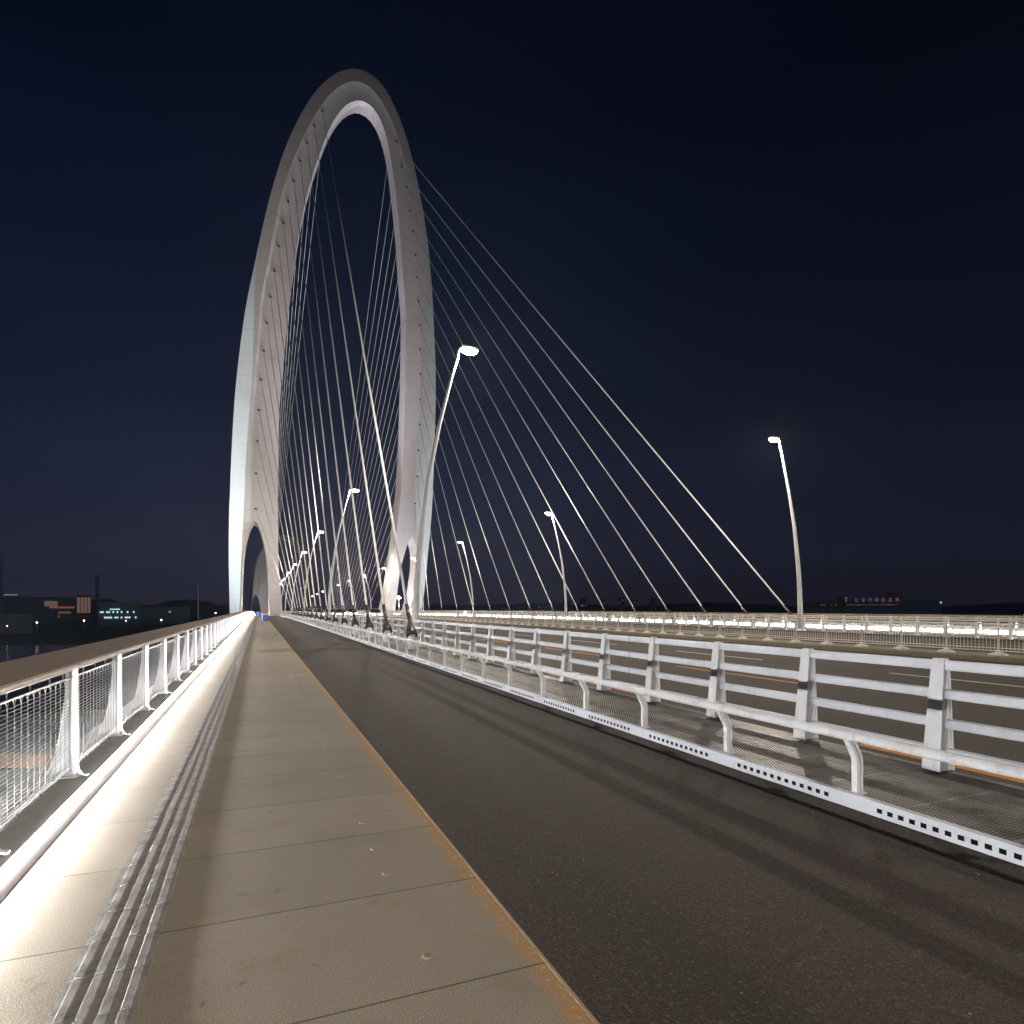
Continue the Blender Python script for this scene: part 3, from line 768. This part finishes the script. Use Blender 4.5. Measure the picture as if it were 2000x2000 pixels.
# ------------------------------------------------------------------ cars (their headlights light the far road)
def make_car(name, paint, L=4.4, H=1.45, Wc=.88):
    t = empty(name)
    secs = [(-L/2, .35, .62, .80), (-L/2+.25, .28, .80, .95), (-L/2+.9, .26, .90, 1), (0, .24, .93, 1), (L/2-.8, .26, .90, 1), (L/2-.15, .3, .82, .96), (L/2, .38, .66, .82)]
    b = MB(); b.loft([[(-Wc*w, y, z0), (Wc*w, y, z0), (Wc*w, y, z1*.86), (Wc*w*.93, y, z1), (-Wc*w*.93, y, z1), (-Wc*w, y, z1*.86)] for y, z0, z1, w in secs]); b.build('body', paint, t)
    b = MB(); b.loft([[(-Wc*.9, -L/2+.95, .9), (Wc*.9, -L/2+.95, .9), (Wc*.9, L/2-.5, .9), (-Wc*.9, L/2-.5, .9)], [(-Wc*.68, -L/2+1.75, H), (Wc*.68, -L/2+1.75, H), (Wc*.68, L/2-1.2, H), (-Wc*.68, L/2-1.2, H)]]); b.build('cabin', M['glass'], t)
    b = MB(); b.loft([[(-Wc*.67, -L/2+1.78, H), (Wc*.67, -L/2+1.78, H), (Wc*.67, L/2-1.22, H), (-Wc*.67, L/2-1.22, H)], [(-Wc*.6, -L/2+1.9, H+.04), (Wc*.6, -L/2+1.9, H+.04), (Wc*.6, L/2-1.35, H+.04), (-Wc*.6, L/2-1.35, H+.04)]]); b.build('roof', paint, t)
    wh = None
    for x in (-Wc+.08, Wc-.08):
        for y in (-L/2+.85, L/2-.8):
            if wh is None:
                b = MB(); b.tube([(-.11, 0, 0), (-.09, 0, 0), (.09, 0, 0), (.11, 0, 0)], [.28, .32, .32, .28], 16); wh = b.build('wheel', M['rubber'], t); o = wh
            else: o = link('wheel', wh.data, t)
            o.location = (x, y, .32)
    for nm, mt, y, z in (('headlight', 'headlight', -L/2+.04, .66), ('taillight', 'tail', L/2-.04, .72)):
        src = None
        for x in (-Wc*.62, Wc*.62):
            if src is None:
                b = MB(); b.box(-.17, .17, -.05, .05, -.075, .075); src = b.build(nm, M[mt], t); o = src
            else: o = link(nm, src.data, t)
            o.location = (x, y, z)
    return t
cars = [('carwhite', 8.6, 101, 0, 'white car with lit headlights nearest in the lane by the guardrail'),
        ('silver', 12.5, 122, 0, 'silver car with lit headlights far off in the middle lane'), ('carblack', 8.6, 138, 0, 'black car with lit headlights farthest off by the guardrail'),
        ('silver', 16.5, 150, 0, 'silver car with lit headlights far off beside the median'),
        ('carwhite', 12.4, 104, 0, 'white car with lit headlights nearest in the middle lane'), ('carwhite', 16.6, 96, 0, 'white car with lit headlights nearest beside the median fence'),
        ('silver', 8.6, 118, 0, 'silver car with lit headlights second in the lane by the guardrail'), ('carred', 16.6, 121, 0, 'red car with lit headlights coming along the median'),
        ('carwhite', 12.4, 158, 0, 'white car with lit headlights farthest in the middle lane'), ('silver', 8.6, 175, 0, 'silver car with lit headlights almost lost in the glow by the guardrail')]
protos = {}
for c, x, y, flip, lab in cars:
    if c not in protos: o = protos[c] = make_car('passenger_car', M[c])
    else: o = copy_tree(protos[c])
    o.location = (x, y, zc(y)); o.rotation_euler = (0, 0, math.pi if flip else 0)
    tag(o, lab, 'car', 'cars on the bridge road')

# blue boxes standing in for unclear blue shapes on the walkway
def box_standin(x, y, label, top):
    t = empty('blue_box', (x, y, zc(y)), label, 'bin')
    b = MB(); b.loft([[(-w, -w*.8, z), (w, -w*.8, z), (w, w*.8, z), (-w, w*.8, z)] for w, z in ((.30, .06), (.32, .1), (.34, .74), (.33, .76))]); b.build('body', M['blue'], t)
    b = MB(); b.loft([[(-w, -w*.8, z), (w, -w*.8, z), (w, w*.8, z), (-w, w*.8, z)] for w, z in ((.35, .765), (.36, .82), (.30, .98), (.16, 1.08))]); b.build('lid', M[top], t)
    b = MB(); b.box(-.40, -.345, -.2, .2, .02, .78); b.build('side_panel', M['white'], t)
    b = MB(); b.box(-.3, .3, -.22, .22, 0, .06); b.build('base', M['rubber'], t)
box_standin(.80, 82, 'blue box with orange lid on the walkway edge before the pylon', 'amber')
box_standin(.15, 131, 'blue box with dark lid farther along inside the pylon opening', 'dark')

# ------------------------------------------------------------------ river, banks, far ground
b = MB(); b.add([(-4000, -600, -15), (4000, -600, -15), (4000, 6000, -15), (-4000, 6000, -15)], [(0,1,2,3)]); structure('ground', b, M['soil'])
b = MB(); b.add([(-900, 118, -14.95), (900, 118, -14.95), (900, 330, -14.95), (-900, 330, -14.95)], [(0,1,2,3)])
structure('river_water', b, M['water'])
def gnd(u, d, z): return (u*CT + d*ST, -u*ST + d*CT, z)
b = MB(); b.loft([[gnd(u, 50, -14.99), gnd(u, 50, -14.6), gnd(u, 92, -14.6), gnd(u, 92, -14.99)] for u in (-160, 20)]); structure('bank_apron', b, M['apron'])
b = MB(); b.loft([[gnd(u, 61.5, -14.7), gnd(u, 61.5, -14.45), gnd(u, 67.5, -14.45), gnd(u, 67.5, -14.7)] for u in (-160, 20)]); structure('bank_path', b, M['paving'])
def path_lamp(x, y, z, h, lab, power=0, mat='lenssmall', grp='small lamps along the river bank'):
    t = empty('path_lamp', (x, y, z), lab, 'lamp', grp)
    s = h/4
    b = MB(); b.tube([(0, 0, 0), (0, 0, h)], [.09*s, .05*s], 8); b.build('pole', M['pole'], t)
    b = MB(); b.lathe([(.05*s, h), (.24*s, h+.08*s), (.28*s, h+.3*s), (.1*s, h+.45*s)], 10); b.build('lamp_globe', M[mat], t)
    if power:
        l = bpy.data.lights.new('globe_light', 'POINT'); l.energy = power; l.color = (1, .80, .60); l.shadow_soft_size = .3
        link('globe_light', l, t, (0, -.1, h + .9*s))
for u, dd, lab in ((-46, 64.5, 'warm path lamp on the bank seen through the railing mesh'), (-62, 64.5, 'warm path lamp on the bank hidden below the handrail')):
    path_lamp(*gnd(u, dd, -14.45), 4, lab, 2600)
def bank(px, py, D, h, lab, mat='lenssmall'):
    p = bp(px, py, D); path_lamp(p.x, p.y, p.z - h, h, lab, 0, mat, 'far bank lamps')
bank(14, 1223, 380, 4, 'yellow lamp lowest on the far bank at the left edge'); bank(72, 1217, 420, 7, 'warm bank lamp beside the end of the long low wall')
bank(164, 1213, 430, 6, 'white bank lamp below the pink block', 'glowwhite'); bank(246, 1213, 450, 5, 'warm bank lamp below the lit office windows'); bank(315, 1212, 450, 7, 'small white lamp right of the offices', 'glowwhite')
bank(421, 1198, 500, 6, 'bright blue-white lamp just left of the tall pylon', 'glowwhite')

def site(px0, px1, ytop, D, name, label, depth=25, mat='bldg', cat='building', ybot=None):
    """a building facing the camera: local x to the right, y away, z up"""
    p = bp((px0+px1)/2, HZ, D); k = D/F; phi = math.atan(((px0+px1)/2-1000)/F); kx = k*math.cos(phi); zb = -15 if ybot is None else EYE + (HZ-ybot)*k
    t = empty(name, (p.x, p.y, zb), label, cat, None, -TH-phi)
    w = (px1-px0)*kx; h = EYE + (HZ-ytop)*k - zb
    b = MB(); b.box(-w/2, w/2, 0, depth, 0, h); b.box(-w/2-.3, w/2+.3, -.3, depth, h, h+.8); b.build('wall', M[mat], t)
    def at(px, py): return ((px-(px0+px1)/2)*kx, EYE + (HZ-py)*k - zb)
    def panel(nm, mt, x0, x1, y0, y1):
        a, c = at(x0, y1), at(x1, y0); b = MB(); b.box(a[0], c[0], -.45, -.05, a[1], c[1]); return b.build(nm, M[mt], t)
    return t, panel, at
t, pn, _ = site(-14, 6, 1083, 520, 'tower_block', 'dark tower block cut off by the left edge of the photograph')
pn('window', 'bldgred', -1, 3, 1120, 1126); pn('window', 'bldgred', -1, 3, 1140, 1146); pn('roof_room', 'bldg', -10, 1, 1080, 1084)
t, pn, _ = site(-10, 148, 1167, 640, 'factory_hall', 'long dark factory hall with orange lit strips and a pale panel')
pn('glow_panel', 'glow_cladding', 87, 113, 1174, 1184)
for k in range(11): pn('window', 'winwarm', 97+k*4.7, 100.8+k*4.7, 1184.6, 1188)
for k in range(6): pn('window', 'winwarm', 115+k*4.3, 118.2+k*4.3, 1195, 1198)
pn('door', 'winwarm', 115, 117, 1201, 1207)
for k in range(6): pn('roof_light', 'winpale', 10+k*4.4, 12.2+k*4.4, 1161.5, 1163)
t, pn, _ = site(150, 178, 1164.5, 600, 'pink_block', 'tall pinkish block with glowing facade panels beside the chimney', 20, 'bldgwarm')
for x in (150.5, 157.5, 164, 171): pn('facade_panel', 'glow_cladding', x, x+5.5, 1167, 1197)
p = bp(190, HZ, 700); t = empty('chimney', (p.x, p.y, -15), 'slim dark banded chimney left of the lit offices', 'chimney')
hh = EYE + (HZ-1124)*700/F + 15
b = MB(); b.lathe([(2.4, 0), (2.0, hh*.5), (1.8, hh)], 14); b.build('stack', M['bldg'], t)
for k in range(5):
    z = hh*(.42 + .13*k); b = MB(); b.lathe([(2.3, z), (2.5, z+.3), (2.5, z+1.6), (2.3, z+1.9)], 14); b.build('band', M['hill'], t)
t, pn, _ = site(192, 277, 1178, 560, 'office_block', 'long office block with rows of cyan lit windows')
rr = random.Random(3)
for row, (y0, y1, xs, pr) in enumerate(((1189, 1191, range(215, 232, 4), .7), (1194, 1197, range(196, 262, 4), .62), (1204.5, 1207.5, range(204, 268, 4), .85))):
    for x in xs:
        pn('window', 'winlit' if rr.random() < pr else 'bldg', x, x+2.7, y0, y1)
t, pn, _ = site(277, 372, 1187, 620, 'low_hall', 'low dark hall between the offices and the flagpole')
pn('window', 'winpale', 330, 333, 1194, 1196); pn('window', 'bldg', 300, 306, 1193, 1197)
t, pn, _ = site(-40, 64, 1202, 400, 'river_wall', 'long low grey wall on the far bank at the left edge', 2, 'plate', 'wall')
pn('coping', 'plate', -38, 62, 1201, 1203)
p = bp(387, HZ, 300); t = empty('flagpole', (p.x, p.y, -15), 'thin pale mast standing left of the tall pylon', 'mast')
b = MB(); b.tube([(0, 0, 0), (0, 0, 15 + EYE + 44*300/F)], [.22, .08], 8); b.build('pole', M['pole'], t)
b = MB(); b.lathe([(.02, 27.2), (.16, 27.3), (.16, 27.5), (.02, 27.6)], 8); b.build('finial', M['pole'], t)
# distant skyline
rr = random.Random(11)
def skyline(pxs, D, words):
    for i, (x0, x1, yt) in enumerate(pxs):
        t, pn, _ = site(x0, x1, yt, D, 'tower_block', words[i], 20)
        for q in range(3):
            wx = rr.uniform(x0+1, x1-2); wy = rr.uniform(yt+2, 1184); pn('window', 'winpale' if rr.random() < .5 else 'bldg', wx, wx+.9, wy, wy+1.2)
skyline([(395, 402, 1180), (407, 414, 1176), (426, 432, 1182), (436, 443, 1178)], 1500,
        ['faint far tower just right of the mast', 'tallest faint far tower left of the pylon', 'smallest faint far tower left of the pylon', 'faint far tower touching the left edge of the pylon'])
skyline([(1110, 1121, 1174), (1132, 1146, 1169), (1170, 1182, 1170), (1206, 1220, 1168), (1232, 1244, 1172), (1268, 1282, 1168)], 1500,
        ['faint far tower right behind the second lamp pole on the right', 'faint wide far tower right of the second lamp pole', 'faint far tower between two cable feet, third of the row',
         'tall faint far tower, fourth of the row', 'low faint far tower, fifth of the row', 'faint far tower at the right end of the row'])
# sign building on the right
t, pn, at = site(1556, 1832, 1175, 700, 'sign_building', 'long dim building with pale roof letters beyond the right lamp', 30)
pn('ochre_band', 'bldgred', 1560, 1765, 1177, 1187); pn('red_roof_room', 'bldgred', 1632, 1650, 1164, 1180); pn('red_billboard', 'bldgred', 1728, 1760, 1157, 1171)
sg = MB()
def bar(cx, cy, w, h):
    a, c = at(cx-w/2, cy+h/2), at(cx+w/2, cy-h/2); sg.box(a[0], c[0], -.8, -.5, a[1], c[1])
bar(1652, 1167.4, 7, 1.4); bar(1652, 1171.5, 2, 8)
glyphs = [['L', 'T', 'B'], ['T', 'M', 'B', 'C'], ['T', 'L', 'R'], ['T', 'R', 'L', 'C'], ['T', 'M', 'B', 'L'], ['T', 'C', 'B'], ['T', 'R', 'M', 'S']]
for i, g in enumerate(glyphs):
    cx = 1673.5 + i*12.9; cy = 1171.8
    for s in g:
        if s == 'T': bar(cx, cy-2.6, 6, 1.1)
        elif s == 'B': bar(cx, cy+2.6, 6, 1.1)
        elif s == 'M': bar(cx-.6, cy, 4.6, 1.0)
        elif s == 'L': bar(cx-2.6, cy, 1.1, 6)
        elif s == 'R': bar(cx+2.6, cy, 1.1, 6.4)
        elif s == 'C': bar(cx, cy, 1.2, 5)
        elif s == 'S': bar(cx-1, cy+2.2, 3, 1)
sg.build('roof_sign', M['signglow'], t)
for x in [1600, 1606, 1622, 1630] + [1654+k*5.4 for k in range(19)]: pn('window', 'signglow', x, x+2.2, 1180, 1182.4)
pn('end_lamp', 'winpale', 1829, 1832.5, 1176, 1178.5)

# hills and dark tree belts
def ridge(name, px0, px1, ys, D, depth, mat):
    n = len(ys); b = MB(); rows = []
    for i, y in enumerate(ys):
        x = px0 + (px1-px0)*i/(n-1); f = bp(x, y, D); g = bp(x, y, D+depth)
        rows.append([(f.x, f.y, -16), (f.x, f.y, f.z*.7), tuple(f.lerp(g, .5) + Vector((0, 0, 0))), (g.x, g.y, f.z*.6), (g.x, g.y, -16)])
    b.loft(rows); o = b.build(name, mat); o['kind'] = 'structure'
rr = random.Random(5)
ridge('hills', -260, 460, [1170 + 6*math.sin(i*.7) + rr.uniform(-1.5, 1.5) + (6 if i > 22 else 0) for i in range(40)], 900, 200, M['hill'])
ridge('hills', 840, 2300, [1180 + 3*math.sin(i*.5) + rr.uniform(-1.5, 1.5) for i in range(60)], 1700, 300, M['hill'])

# thin night haze round everything
hm = bpy.data.materials.new('night_haze'); hm.use_nodes = True; hn = hm.node_tree.nodes; hn.clear()
hv = hn.new('ShaderNodeVolumePrincipled'); hv.inputs['Color'].default_value = (.70, .82, 1, 1); hv.inputs['Density'].default_value = .0001; hv.inputs['Anisotropy'].default_value = .35
ho = hn.new('ShaderNodeOutputMaterial'); hm.node_tree.links.new(hv.outputs[0], ho.inputs['Volume'])
b = MB(); b.box(-2600, 2600, -300, 2600, -16.5, 150); o = b.build('haze', hm); o['kind'] = 'stuff'

# ------------------------------------------------------------------ render settings
S.render.engine = 'CYCLES'
S.cycles.use_denoising = True
S.cycles.max_bounces = 5; S.cycles.diffuse_bounces = 3; S.cycles.glossy_bounces = 2; S.cycles.transparent_max_bounces = 8
S.cycles.sample_clamp_indirect = 4.0; S.cycles.use_light_tree = True
S.view_settings.view_transform = 'Standard'; S.view_settings.look = 'None'; S.view_settings.exposure = 0; S.view_settings.gamma = 1
